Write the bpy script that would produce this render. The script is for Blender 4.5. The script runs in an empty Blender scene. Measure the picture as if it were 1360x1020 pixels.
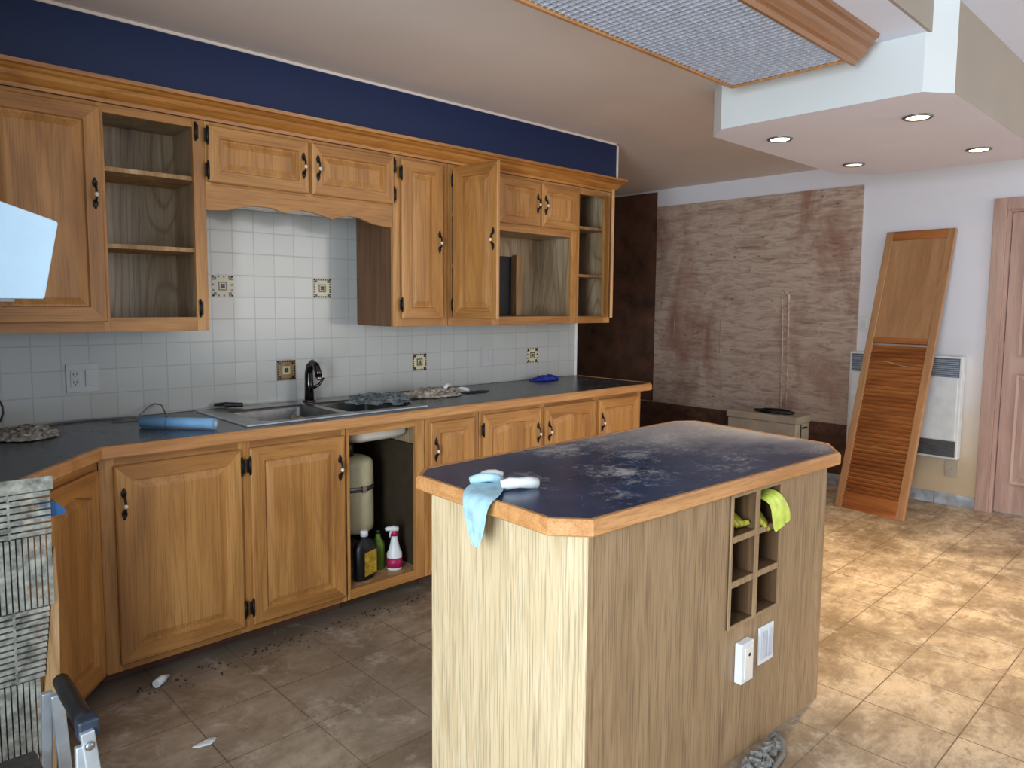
import bpy, bmesh, math, random
from mathutils import Vector, Matrix, noise
random.seed(7)
S = bpy.context.scene
C = S.collection
PI = math.pi
def R(a): return math.radians(a)

# ---------------------------------------------------------------- camera
cam_d = bpy.data.cameras.new('camera'); cam = bpy.data.objects.new('camera', cam_d); C.objects.link(cam)
yaw, pit, rol, FPX, CY = R(43.757), R(-5.0997), R(0.4563), 967.2, 490.2
fw = Vector((math.sin(yaw)*math.cos(pit), math.cos(yaw)*math.cos(pit), math.sin(pit)))
rt = Vector((math.cos(yaw), -math.sin(yaw), 0)); up = rt.cross(fw)
r2 = rt*math.cos(rol)+up*math.sin(rol); u2 = -rt*math.sin(rol)+up*math.cos(rol)
M = Matrix((r2, u2, -fw)).transposed().to_4x4(); M.translation = Vector((0, -3.54, 1.428))
cam.matrix_world = M
cam_d.sensor_fit = 'HORIZONTAL'; cam_d.sensor_width = 36; cam_d.lens = 36*FPX/1360
cam_d.shift_y = (CY-510)/1360; cam_d.clip_start = .02
S.camera = cam
# ---------------------------------------------------------------- world, exposure, daylight, added fill
W = bpy.data.worlds.new('world'); S.world = W; W.use_nodes = True
W.node_tree.nodes['Background'].inputs[0].default_value = (0.66, 0.82, 1.0, 1)
W.node_tree.nodes['Background'].inputs[1].default_value = 1.35
S.view_settings.view_transform = 'Standard'; S.view_settings.look = 'None'
S.view_settings.exposure = 0.0; S.view_settings.gamma = 1; S.view_settings.use_curve_mapping = False
def area(name, loc, target, sx, sy, power, col):
    l = bpy.data.lights.new(name, 'AREA'); l.shape = 'RECTANGLE'; l.size = sx; l.size_y = sy; l.energy = power; l.color = col
    o = bpy.data.objects.new(name, l); C.objects.link(o); o.location = loc
    o.rotation_euler = (Vector(target)-Vector(loc)).to_track_quat('-Z', 'Y').to_euler(); return o
area('window_daylight', (-1.6, -3.35, 1.20), (2.6, -.6, .75), 1.2, 1.9, 165, (0.80, 0.91, 1.0))
area('right_floor_fill', (5.0, -6.6, 1.7), (4.6, -2.0, .2), 2.4, 1.8, 70, (1.0, 0.92, 0.82))  # added fill that brightens the right floor

# ---------------------------------------------------------------- materials
def srgb(c):
    return tuple(((v/255)/12.92 if v/255 <= .04045 else ((v/255+.055)/1.055)**2.4) for v in c)+(1,)
class N:
    def __init__(s, name, rough=.5, metal=0, spec=.5):
        s.m = bpy.data.materials.new(name); s.m.use_nodes = True; s.t = s.m.node_tree; s.b = s.t.nodes['Principled BSDF']
        s.b.inputs['Roughness'].default_value = rough; s.b.inputs['Metallic'].default_value = metal
        s.b.inputs['Specular IOR Level'].default_value = spec
    def n(s, typ, **k):
        q = s.t.nodes.new(typ)
        for a, v in k.items():
            if a.startswith('i_'):
                key = a[2:].replace('_', ' ')
                q.inputs[int(key) if key.isdigit() else key].default_value = v
            else: setattr(q, a, v)
        return q
    def l(s, a, b): s.t.links.new(a, b)
    def coords(s, scale=(1, 1, 1), rnd=True, loc=(0, 0, 0)):
        tc = s.n('ShaderNodeTexCoord'); mp = s.n('ShaderNodeMapping'); mp.inputs['Scale'].default_value = scale
        mp.inputs['Location'].default_value = loc
        src = tc.outputs['Object']
        if rnd:
            oi = s.n('ShaderNodeObjectInfo'); va = s.n('ShaderNodeVectorMath', operation='SCALE')
            cx = s.n('ShaderNodeCombineXYZ'); s.l(oi.outputs['Random'], cx.inputs[0]); s.l(oi.outputs['Random'], cx.inputs[1])
            s.l(cx.outputs[0], va.inputs[0]); va.inputs['Scale'].default_value = 7.3
            ad = s.n('ShaderNodeVectorMath', operation='ADD'); s.l(src, ad.inputs[0]); s.l(va.outputs[0], ad.inputs[1]); src = ad.outputs[0]
        s.l(src, mp.inputs['Vector']); return mp.outputs[0]
    def noise(s, v, scale, detail=4, rough=.55, dist=0):
        q = s.n('ShaderNodeTexNoise'); q.inputs['Scale'].default_value = scale; q.inputs['Detail'].default_value = detail
        q.inputs['Roughness'].default_value = rough; q.inputs['Distortion'].default_value = dist; s.l(v, q.inputs['Vector']); return q.outputs[0]
    def ramp(s, f, stops):
        q = s.n('ShaderNodeValToRGB'); e = q.color_ramp.elements
        while len(e) < len(stops): e.new(.5)
        for k, (p, c) in enumerate(stops): e[k].position = p; e[k].color = srgb(c) if len(c) == 3 else c
        s.l(f, q.inputs[0]); return q.outputs[0]
    def mix(s, f, a, b, mode='MIX'):
        q = s.n('ShaderNodeMix', data_type='RGBA', blend_type=mode)
        for inp, v in ((q.inputs[0], f), (q.inputs[6], a), (q.inputs[7], b)):
            if isinstance(v, (int, float)): inp.default_value = v
            elif isinstance(v, tuple): inp.default_value = v if len(v) == 4 else srgb(v)
            else: s.l(v, inp)
        return q.outputs[2]
    def bump(s, h, strength=.2, dist=.002):
        q = s.n('ShaderNodeBump'); q.inputs['Strength'].default_value = strength; q.inputs['Distance'].default_value = dist
        s.l(h, q.inputs['Height']); s.l(q.outputs[0], s.b.inputs['Normal'])
    def col(s, c):
        if isinstance(c, tuple): s.b.inputs['Base Color'].default_value = srgb(c)
        else: s.l(c, s.b.inputs['Base Color'])
        return s.m
BW = ((0, (0, 0, 0, 1)), (1, (1, 1, 1, 1)))
def plain(name, c, rough=.5, metal=0, var=.12, vs=14, bump=0, spec=.5):
    q = N(name, rough, metal, spec); v = q.coords(); n = q.noise(v, vs, 5)
    d = tuple(int(x*(1-var)) for x in c); b = tuple(min(255, int(x*(1+var*.6))) for x in c)
    if bump: q.bump(n, bump, .004)
    return q.col(q.ramp(n, ((.3, d), (.7, b))))
def wood(name, dark, mid, light, horiz=False, rough=.42, ring=9.0, fig=.55, pore=.35, fine=1.0):
    q = N(name, rough)
    sc = (1.0*fine, 9*fine, 9*fine) if horiz else (9*fine, 9*fine, 1.0*fine)
    v = q.coords(sc)
    n1 = q.noise(v, 1.1, 5, .55, .6)
    # cathedral figure: contour lines of a long soft noise
    v2 = q.coords((.35, 3.2, 3.2) if horiz else (3.2, 3.2, .35)); n2 = q.noise(v2, 1.0, 2, .4)
    mm = q.n('ShaderNodeMath', operation='MULTIPLY'); q.l(n2, mm.inputs[0]); mm.inputs[1].default_value = ring*2
    fr = q.n('ShaderNodeMath', operation='PINGPONG'); q.l(mm.outputs[0], fr.inputs[0]); fr.inputs[1].default_value = .5
    m2 = q.n('ShaderNodeMath', operation='MULTIPLY'); q.l(fr.outputs[0], m2.inputs[0]); m2.inputs[1].default_value = 2
    v3 = q.coords((4, 220, 220) if horiz else (220, 220, 4)); n3 = q.noise(v3, 1, 3, .6)
    base = q.ramp(n1, ((.28, dark), (.5, mid), (.72, light)))
    c = q.mix(q.ramp(m2.outputs[0], ((.0, (fig, fig, fig, 1)), (.35, (0, 0, 0, 1)))), base, dark)
    c = q.mix(q.ramp(n3, ((.38, (pore, pore, pore, 1)), (.5, (0, 0, 0, 1)))), c, tuple(int(x*.72) for x in dark))
    q.bump(n3, .12, .0006)
    return q.col(c)
OAK = wood('oak_vertical', (156, 104, 54), (190, 134, 72), (210, 156, 92), fig=.4)
OAKH = wood('oak_horizontal', (146, 94, 46), (180, 124, 64), (200, 144, 80), True, fig=.3)
OAKIN = wood('oak_interior', (128, 104, 78), (170, 146, 114), (196, 176, 146), ring=14, fig=.7)
OAKEDGE = wood('oak_nosing', (176, 120, 68), (204, 146, 90), (220, 164, 108), True, rough=.38)
LAM = wood('pale_oak_laminate_shaded', (146, 116, 82), (160, 130, 94), (172, 142, 106), ring=24, fig=.4, pore=.6, rough=.5, fine=3)  # island front tone: shade put into the laminate colour
DOORW = wood('brown_door_wood', (166, 128, 112), (190, 154, 138), (204, 172, 156), ring=3, fig=.25, pore=.2, rough=.5)
LOUV = wood('louver_wood', (138, 76, 36), (172, 104, 54), (196, 128, 72), True, rough=.4, ring=4)
LOUVP = wood('louver_panel_wood', (164, 118, 78), (182, 134, 90), (196, 150, 106), ring=3, fig=.08, rough=.45)
PINE = wood('raw_wood_edge', (150, 112, 72), (186, 148, 102), (212, 178, 132), rough=.7)
DKBR = wood('dark_brown_board', (62, 36, 24), (88, 54, 38), (110, 72, 52), True, rough=.7)
BLACK = plain('black_iron', (26, 22, 20), .45, .3)
PORC = plain('white_porcelain', (236, 228, 214), .2, var=.03)
STEEL = plain('brushed_steel', (150, 150, 148), .32, .9, .12, 30)
STEELD = plain('dull_steel', (118, 118, 116), .42, .85, .15, 20)
CHROME = plain('dark_chrome', (92, 90, 90), .16, 1, .1)
WHITE = plain('white_plastic', (226, 228, 226), .35, var=.04)
CREAM = plain('cream_plastic', (206, 198, 160), .4, var=.06)
CREAMBOX = plain('cream_painted_board', (190, 174, 150), .55, var=.1, vs=5)
BLKP = plain('black_plastic', (22, 22, 24), .4)
BLUE_PAINT = plain('navy_blue_paint', (4, 32, 76), .5, var=.06, vs=2)
CEIL = plain('ceiling_paint', (228, 214, 204), .8, var=.03, vs=1.2)
CEILB = plain('ceiling_white_and_lit_strip', (232, 236, 250), .8, var=.02, vs=1.2)
BULK = plain('bulkhead_white_paint', (226, 230, 228), .7, var=.02, vs=1.5)
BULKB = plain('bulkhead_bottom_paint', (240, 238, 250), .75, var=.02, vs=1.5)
BEIGE = plain('beige_paint', (166, 154, 140), .75, var=.03, vs=1.5)
LTBLUE = plain('light_blue_foam', (128, 176, 216), .5, var=.06)
DKBLUE = plain('royal_blue_cloth', (34, 52, 150), .6, var=.2)
BLUESC = plain('blue_plastic_scrap', (30, 84, 132), .5, var=.15)
PALEBL = plain('pale_blue_glove', (170, 208, 220), .55, var=.12, vs=30)
YELG = plain('yellow_green_rubber', (206, 220, 90), .45, var=.15, vs=20)
OLIVE = plain('olive_yellow_rubber', (168, 160, 44), .5, var=.25, vs=20)
RAGG = plain('grey_rag', (158, 152, 140), .9, var=.35, vs=30)
RAGB = plain('beige_rag', (178, 170, 154), .9, var=.3, vs=25)
BAGM = plain('grey_plastic_film', (112, 122, 126), .25, var=.35, vs=22)
CORDM = plain('grey_cord', (112, 112, 108), .5)
MAG = plain('magenta_label', (178, 24, 84), .45, var=.1)
YLAB = plain('yellow_label', (190, 156, 44), .5, var=.35, vs=40)
GREEN = plain('green_bottle', (96, 122, 34), .4, var=.2)
ALU = plain('aluminium', (190, 198, 206), .35, .7, .08)
HOODM = plain('white_enamel', (196, 226, 246), .18, var=.02)
DUST = plain('grey_rubble', (130, 128, 122), .9, var=.4, vs=60)
LAMPW = N('downlight_glow'); LAMPW.b.inputs['Emission Color'].default_value = (1, .86, .62, 1); LAMPW.b.inputs['Emission Strength'].default_value = 9; LAMPW.col((255, 240, 220)); LAMPW = LAMPW.m
LAMPD = N('downlight_dim'); LAMPD.b.inputs['Emission Color'].default_value = (1, .9, .75, 1); LAMPD.b.inputs['Emission Strength'].default_value = 1.2; LAMPD.col((230, 220, 210)); LAMPD = LAMPD.m
DIFF = plain('blue_white_diffuser', (160, 168, 196), .6, var=.02)
CRATE = plain('silver_egg_crate', (214, 216, 226), .4, .35, .05)
def laminate(name, dustiness, lo, hi):
    q = N(name, .42); v = q.coords((1, 1, 1), False)
    base = q.ramp(q.noise(v, 6, 6, .6), ((.3, lo), (.7, hi)))
    vd = q.coords((1.0, 2.0, 1), False, (3.1, 1.7, 0)); d = q.noise(vd, 2.2, 9, .66, .15)
    fine = q.noise(v, 38, 6, .7)
    mu = q.n('ShaderNodeMath', operation='MULTIPLY'); q.l(d, mu.inputs[0]); q.l(fine, mu.inputs[1])
    f = q.ramp(mu.outputs[0], ((.33, (0, 0, 0, 1)), (.45, (.6, .6, .6, 1))))
    # wiped dust film that thickens toward the far end of the top
    tc = q.n('ShaderNodeTexCoord'); sp = q.n('ShaderNodeSeparateXYZ'); q.l(tc.outputs['Object'], sp.inputs[0])
    c = q.mix(f, base, (196, 194, 190))
    if dustiness > 1:
        for (px_, py_, pr_, st_) in ((1.80, -2.17, .10, .9), (2.05, -2.02, .11, .6), (2.35, -1.92, .16, .6), (1.90, -1.80, .12, .7), (2.15, -1.74, .10, .7), (2.52, -1.78, .14, .8), (1.50, -2.02, .10, .35), (2.1, -2.36, .05, .5), (1.55, -2.33, .05, .6), (2.25, -2.3, .06, .6)):
            vm = q.n('ShaderNodeVectorMath', operation='DISTANCE'); q.l(tc.outputs['Object'], vm.inputs[0]); vm.inputs[1].default_value = (px_, py_, .91)
            m1 = q.n('ShaderNodeMath', operation='MULTIPLY_ADD'); q.l(q.noise(q.coords((1, 1.3, 1), False), 17, 10, .82, .3), m1.inputs[0]); m1.inputs[1].default_value = .9; q.l(vm.outputs['Value'], m1.inputs[2])
            mr = q.n('ShaderNodeMapRange'); q.l(m1.outputs[0], mr.inputs[0]); mr.inputs[1].default_value = .45+pr_; mr.inputs[2].default_value = .31+pr_; mr.inputs[4].default_value = st_
            c = q.mix(mr.outputs[0], c, (204, 202, 198))
        ad = q.n('ShaderNodeMath', operation='MULTIPLY_ADD'); q.l(sp.outputs[1], ad.inputs[0]); ad.inputs[1].default_value = .9; q.l(sp.outputs[0], ad.inputs[2])
        a2 = q.n('ShaderNodeMath', operation='ADD'); q.l(ad.outputs[0], a2.inputs[0]); q.l(d, a2.inputs[1])
        film = q.ramp(a2.outputs[0], ((0.0, (0, 0, 0, 1)), (1.0, (0, 0, 0, 1))))
        mr = q.n('ShaderNodeMapRange'); q.l(a2.outputs[0], mr.inputs[0]); mr.inputs[1].default_value = .75; mr.inputs[2].default_value = 1.35; mr.inputs[4].default_value = .85
        c = q.mix(mr.outputs[0], c, (206, 200, 196))
    q.l(q.ramp(f, ((0, (.27, .27, .27, 1)), (1, (.7, .7, .7, 1)))), q.b.inputs['Roughness'])
    return q.col(c)
LAMTOP = laminate('slate_blue_laminate_dusty', 1.9, (24, 46, 78), (48, 72, 104))
COUNT = laminate('slate_laminate', .8, (52, 57, 64), (70, 76, 84))
# backsplash tile
def tiles(name, sz, ox, oz, face, grout, rough, plane='xz', mort=.0028):
    q = N(name, rough); tc = q.n('ShaderNodeTexCoord'); sp = q.n('ShaderNodeSeparateXYZ'); q.l(tc.outputs['Object'], sp.inputs[0])
    cx = q.n('ShaderNodeCombineXYZ'); q.l(sp.outputs['XYZ'.index(plane[0].upper())], cx.inputs[0]); q.l(sp.outputs['XYZ'.index(plane[1].upper())], cx.inputs[1])
    mp = q.n('ShaderNodeMapping'); mp.inputs['Location'].default_value = (-ox, -oz, 0); q.l(cx.outputs[0], mp.inputs[0])
    b = q.n('ShaderNodeTexBrick'); b.offset = 0; b.squash = 1; q.l(mp.outputs[0], b.inputs['Vector'])
    b.inputs['Scale'].default_value = 1; b.inputs['Mortar Size'].default_value = mort; b.inputs['Mortar Smooth'].default_value = .3
    b.inputs['Brick Width'].default_value = sz; b.inputs['Row Height'].default_value = sz; b.inputs['Bias'].default_value = 0
    return q, b, mp
q, b, mp = tiles('white_glazed_tile', .1068, 1.757-.0534, 1.077-.0534, None, None, .16)
b.inputs['Color1'].default_value = srgb((184, 184, 178)); b.inputs['Color2'].default_value = srgb((178, 178, 172)); b.inputs['Mortar'].default_value = srgb((168, 166, 160))
nn = q.noise(mp.outputs[0], 9, 3); inv = q.n('ShaderNodeMath', operation='SUBTRACT'); inv.inputs[0].default_value = 1; q.l(b.outputs['Fac'], inv.inputs[1])
ad = q.n('ShaderNodeMath', operation='MULTIPLY_ADD'); q.l(nn, ad.inputs[0]); ad.inputs[1].default_value = .9; q.l(inv.outputs[0], ad.inputs[2])
q.bump(ad.outputs[0], .35, .002); TILEW = q.col(b.outputs['Color'])
# floor tile
q, b, mp = tiles('dirty_travertine_tile', .305, .245, -2.6, None, None, .5, 'xy', .0026)
b.inputs['Color1'].default_value = srgb((200, 178, 150)); b.inputs['Color2'].default_value = srgb((190, 168, 142)); b.inputs['Mortar'].default_value = srgb((96, 80, 62))
v = q.coords((1, 1, 1), False); vs = q.coords((1, 2.4, 1), False)
big = q.coords((1, 1, 1), False, (4.2, .7, 0))
c = q.mix(q.ramp(q.noise(big, 1.5, 9, .66, .4), ((.46, (0, 0, 0, 1)), (.64, (.8, .8, .8, 1)))), b.outputs['Color'], (112, 92, 66))
c = q.mix(q.ramp(q.noise(vs, 5, 12, .78, .3), ((.38, (.75, .75, .75, 1)), (.56, (0, 0, 0, 1)))), c, (132, 110, 84))
c = q.mix(q.ramp(q.noise(v, 11, 10, .8, .2), ((.54, (0, 0, 0, 1)), (.66, (.6, .6, .6, 1)))), c, (214, 200, 180))
c = q.mix(q.ramp(q.noise(v, 26, 6, .7, .6), ((.30, (.7, .7, .7, 1)), (.42, (0, 0, 0, 1)))), c, (104, 82, 60))
# spilled dark stains soaked into the grout near the leaning door
for (sx_, sy_, rr_) in ((4.52, -1.98, .26), (4.80, -2.30, .20), (4.95, -2.02, .22), (5.0, -2.6, .2), (1.55, -1.0, .30)):
    vm = q.n('ShaderNodeVectorMath', operation='DISTANCE'); q.l(v, vm.inputs[0]); vm.inputs[1].default_value = (sx_, sy_, 0)
    m1 = q.n('ShaderNodeMath', operation='MULTIPLY_ADD'); q.l(q.noise(v, 9, 8, .75), m1.inputs[0]); m1.inputs[1].default_value = .55; q.l(vm.outputs['Value'], m1.inputs[2])
    mr = q.n('ShaderNodeMapRange'); q.l(m1.outputs[0], mr.inputs[0]); mr.inputs[1].default_value = rr_+.22; mr.inputs[2].default_value = rr_+.02; mr.inputs[4].default_value = .75
    c = q.mix(mr.outputs[0], c, (96, 72, 46))
# grimy band with a ragged edge along the foot of the cabinets, paler grey dust around the kitchen aisle
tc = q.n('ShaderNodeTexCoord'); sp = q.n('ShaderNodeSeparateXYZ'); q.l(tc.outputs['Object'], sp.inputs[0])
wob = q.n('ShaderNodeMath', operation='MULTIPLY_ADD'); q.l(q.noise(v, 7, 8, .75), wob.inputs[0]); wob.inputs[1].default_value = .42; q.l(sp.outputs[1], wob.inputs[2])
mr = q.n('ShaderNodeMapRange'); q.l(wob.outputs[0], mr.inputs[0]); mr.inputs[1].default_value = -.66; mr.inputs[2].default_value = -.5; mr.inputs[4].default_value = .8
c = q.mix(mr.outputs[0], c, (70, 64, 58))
wb = q.n('ShaderNodeMath', operation='MULTIPLY_ADD'); q.l(q.noise(v, 2, 5, .6), wb.inputs[0]); wb.inputs[1].default_value = 1.2; q.l(sp.outputs[0], wb.inputs[2])
mr = q.n('ShaderNodeMapRange'); q.l(wb.outputs[0], mr.inputs[0]); mr.inputs[1].default_value = 3.3; mr.inputs[2].default_value = 2.1; mr.inputs[4].default_value = .55
c = q.mix(mr.outputs[0], c, (140, 128, 112))
gm = q.n('ShaderNodeMath', operation='MULTIPLY'); q.l(b.outputs['Fac'], gm.inputs[0]); q.l(q.ramp(q.noise(v, 3, 4), ((.38, (.15, .15, .15, 1)), (.62, (.85, .85, .85, 1)))), gm.inputs[1])
c = q.mix(gm.outputs[0], c, (84, 68, 52))
c = q.mix(q.ramp(q.noise(q.coords((1, 1, 1), False, (9, 2, 0)), 2.6, 12, .74, .6), ((.47, (0, 0, 0, 1)), (.60, (.62, .62, .62, 1)))), c, (106, 86, 64))
c = q.mix(q.ramp(q.noise(q.coords((1, 1, 1), False, (1, 7, 0)), 4.5, 12, .78, .4), ((.55, (0, 0, 0, 1)), (.66, (.45, .45, .45, 1)))), c, (222, 210, 194))
q.bump(b.outputs['Fac'], -.4, .002); FLOORM = q.col(c)
# plywood
q = N('stained_plywood', .75); v = q.coords((1, .9, 5), False); v1 = q.coords((1, 1, 1), False)
n = q.noise(v, 4.6, 10, .74, 1.0)
c = q.ramp(n, ((.30, (128, 100, 86)), (.45, (176, 150, 132)), (.58, (200, 178, 160)), (.72, (160, 132, 116))))
c = q.mix(q.ramp(q.noise(q.coords((1, 1.6, .7), False), 1.5, 6, .6, .4), ((.5, (0, 0, 0, 1)), (.68, (.75, .75, .75, 1)))), c, (136, 84, 62))
vo = q.n('ShaderNodeTexVoronoi'); vo.inputs['Scale'].default_value = 8; q.l(q.coords((1, .8, 1.7), False), vo.inputs['Vector'])
c = q.mix(q.ramp(vo.outputs['Distance'], ((.03, (.85, .85, .85, 1)), (.11, (0, 0, 0, 1)))), c, (92, 56, 46))
q.bump(n, .2, .003); PLY = q.col(c)
# painted drywall of the far wall: grey white shifting to warm beige lower down
q = N('far_wall_paint', .75); v = q.coords((1, 1, 1), False); tc = q.n('ShaderNodeTexCoord'); sp = q.n('ShaderNodeSeparateXYZ'); q.l(tc.outputs['Object'], sp.inputs[0])
wb = q.n('ShaderNodeMath', operation='MULTIPLY_ADD'); q.l(q.noise(v, 3, 5), wb.inputs[0]); wb.inputs[1].default_value = .5; q.l(sp.outputs[2], wb.inputs[2])
mr = q.n('ShaderNodeMapRange'); q.l(wb.outputs[0], mr.inputs[0]); mr.inputs[1].default_value = 1.5; mr.inputs[2].default_value = .5
FARW = q.col(q.mix(mr.outputs[0], (230, 229, 234), (204, 180, 144)))
# grey parquet / mesh mosaic
MOSA = plain('weathered_grey_wood', (146, 146, 136), .85, var=.35, vs=45, bump=.3)

# ---------------------------------------------------------------- mesh helpers
class G:
    def __init__(s): s.bm = bmesh.new()
    def box(s, x0, x1, y0, y1, z0, z1, m=0, T=None):
        vs = [s.bm.verts.new(Vector(p) if T is None else T @ Vector(p)) for p in
              ((x0, y0, z0), (x1, y0, z0), (x1, y1, z0), (x0, y1, z0), (x0, y0, z1), (x1, y0, z1), (x1, y1, z1), (x0, y1, z1))]
        for f in ((3, 2, 1, 0), (4, 5, 6, 7), (0, 1, 5, 4), (1, 2, 6, 5), (2, 3, 7, 6), (3, 0, 4, 7)):
            s.bm.faces.new([vs[i] for i in f]).material_index = m
        return s
    def ring(s, pts): return [s.bm.verts.new(p) for p in pts]
    def skin(s, rings, m=0, closed=True, cap0=True, cap1=True, smooth=False):
        for a, b in zip(rings, rings[1:]):
            n = len(a)
            for i in range(n if closed else n-1):
                f = s.bm.faces.new((a[i], a[(i+1) % n], b[(i+1) % n], b[i])); f.material_index = m; f.smooth = smooth
        if cap0: s.bm.faces.new(list(reversed(rings[0]))).material_index = m
        if cap1: s.bm.faces.new(rings[-1]).material_index = m
        return s
    def tube(s, pts, r, n=10, m=0, smooth=True):
        pts = [Vector(p) for p in pts]; rs = r if isinstance(r, (list, tuple)) else [r]*len(pts); rings = []; prev = None
        for i, p in enumerate(pts):
            d = (pts[min(i+1, len(pts)-1)]-pts[max(i-1, 0)]).normalized()
            if prev is None: a = d.orthogonal().normalized()
            else: a = (prev-d*prev.dot(d)).normalized()
            prev = a; b = d.cross(a)
            rings.append(s.ring([p+(a*math.cos(2*PI*k/n)+b*math.sin(2*PI*k/n))*rs[i] for k in range(n)]))
        return s.skin(rings, m, smooth=smooth)
    def lathe(s, prof, c=(0, 0, 0), n=24, m=0, sx=1, sy=1, smooth=True):
        c = Vector(c)
        return s.skin([s.ring([c+Vector((r*sx*math.cos(2*PI*k/n), r*sy*math.sin(2*PI*k/n), z)) for k in range(n)]) for r, z in prof], m, smooth=smooth)
    def prism(s, poly, f, a0, a1, m=0):
        return s.skin([s.ring([f(p, a) for p in poly]) for a in (a0, a1)], m)
    def ball(s, c, rx, ry, rz, m=0, n=12):
        pr = [(max(math.sin(PI*i/8), .02), -math.cos(PI*i/8)) for i in range(9)]
        c = Vector(c)
        return s.skin([s.ring([c+Vector((r*rx*math.cos(2*PI*k/n), r*ry*math.sin(2*PI*k/n), z*rz)) for k in range(n)]) for r, z in pr], m, smooth=True)
    def build(s, name, mats, parent=None, bevel=0, label=None, subsurf=0):
        bmesh.ops.recalc_face_normals(s.bm, faces=s.bm.faces)
        me = bpy.data.meshes.new(name); s.bm.to_mesh(me); s.bm.free()
        for m in (mats if isinstance(mats, (list, tuple)) else [mats]): me.materials.append(m)
        o = bpy.data.objects.new(name, me); C.objects.link(o)
        if parent: o.parent = parent
        if bevel:
            b = o.modifiers.new('bevel', 'BEVEL'); b.width = bevel; b.segments = 2; b.limit_method = 'ANGLE'; b.angle_limit = R(40)
        if subsurf:
            b = o.modifiers.new('sub', 'SUBSURF'); b.levels = subsurf; b.render_levels = subsurf
        if label: o['label'] = label
        return o
def box(*a, **k): return G().box(*a, **k)
def tag(o, label, cat, group=None, kind=None):
    o['label'] = label; o['category'] = cat
    if group: o['group'] = group
    if kind: o['kind'] = kind
    return o
def thing(name, label, cat, loc=(0, 0, 0), rz=0, group=None):
    o = bpy.data.objects.new(name, None); C.objects.link(o); o.location = loc; o.rotation_euler = (0, 0, rz); o.empty_display_size = .1
    return tag(o, label, cat, group)
def struct(name, g, mats, parent=None, bevel=0):
    o = g.build(name, mats, parent, bevel)
    if not parent: o['kind'] = 'structure'
    return o

# ---------------------------------------------------------------- room
XF, ZC, ZU, YS = 5.88, 2.52, 2.65, -2.505
struct('floor', box(-4, XF+.1, -7.5, 2.2, -.1, 0), FLOORM)
struct('wall_back', box(-.45, 4.03, .0, .12, 0, ZC), BEIGE)
struct('wall_recess_side', box(3.93, 4.03, .12, 2.0, 0, ZC), BEIGE)
struct('wall_recess_end', box(3.93, XF, 2.0, 2.1, 0, ZC), BEIGE)
g = G()
g.box(XF, XF+.12, -2.24, 2.0, 0, 2.75); g.box(XF, XF+.12, -3.12, -2.24, 2.1, 2.75); g.box(XF, XF+.12, -7.5, -3.12, 0, 2.75)
struct('wall_far', g, FARW)
struct('wall_left', box(-.47, -.35, -2.15, 0, 0, ZC), BEIGE)
g = box(-4, XF, -2.32, 2.0, ZC, ZC+.1); g.box(-4, XF, YS, -2.32, ZC, ZC+.1, 1); struct('ceiling', g, [CEIL, CEILB])  # narrow strip: side daylight put into a bluish ceiling colour
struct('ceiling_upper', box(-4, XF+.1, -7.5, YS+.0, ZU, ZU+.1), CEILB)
struct('trim_1', box(-4, XF, YS-.012, YS, ZC, ZU), BEIGE)
# boxed bulkhead with chamfered corners
poly = [(3.259, -1.60), (3.259, -2.50), (3.372, -2.584), (5.05, -2.584), (5.10, -2.50), (5.10, -1.74), (4.83, -1.50), (3.375, -1.49)]
g = G(); lo = [Vector((x, y, 2.288)) for x, y in poly]; hi = [Vector((x, y, ZU)) for x, y in poly]
a = g.ring(lo); b_ = g.ring(hi)
for i in range(8):
    f = g.bm.faces.new((a[i], a[(i+1) % 8], b_[(i+1) % 8], b_[i])); f.material_index = 2 if i == 2 else 0
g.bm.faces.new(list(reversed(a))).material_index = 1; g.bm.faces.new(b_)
o = g.build('ceiling_bulkhead', [BULK, BULKB, BEIGE]); o['kind'] = 'structure'
# soffit
g = box(-.35, 4.015, -.36, 0, 2.275, ZC); g.box(4.015, 4.03, -.366, 0, 2.275, ZC, 1); g.box(-.35, 4.03, -.366, -.36, ZC-.012, ZC, 1)
o = g.build('trim_2', [BLUE_PAINT, CEIL]); o['kind'] = 'structure'
# white end trim of the backsplash
struct('trim_3', box(4.012, 4.036, -.014, 0.0, .91, 1.31), WHITE)
# baseboard tiles on far wall
g = G()
for y0, y1 in ((-2.155, -1.90), (-1.895, -1.60), (-1.595, -1.295), (-1.29, -.99)): g.box(XF-.012, XF, y0, y1, 0, .085)
struct('baseboard_far', g, plain('blue_white_baseboard_tile', (178, 182, 188), .3, var=.22, vs=12), bevel=.002)
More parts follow.
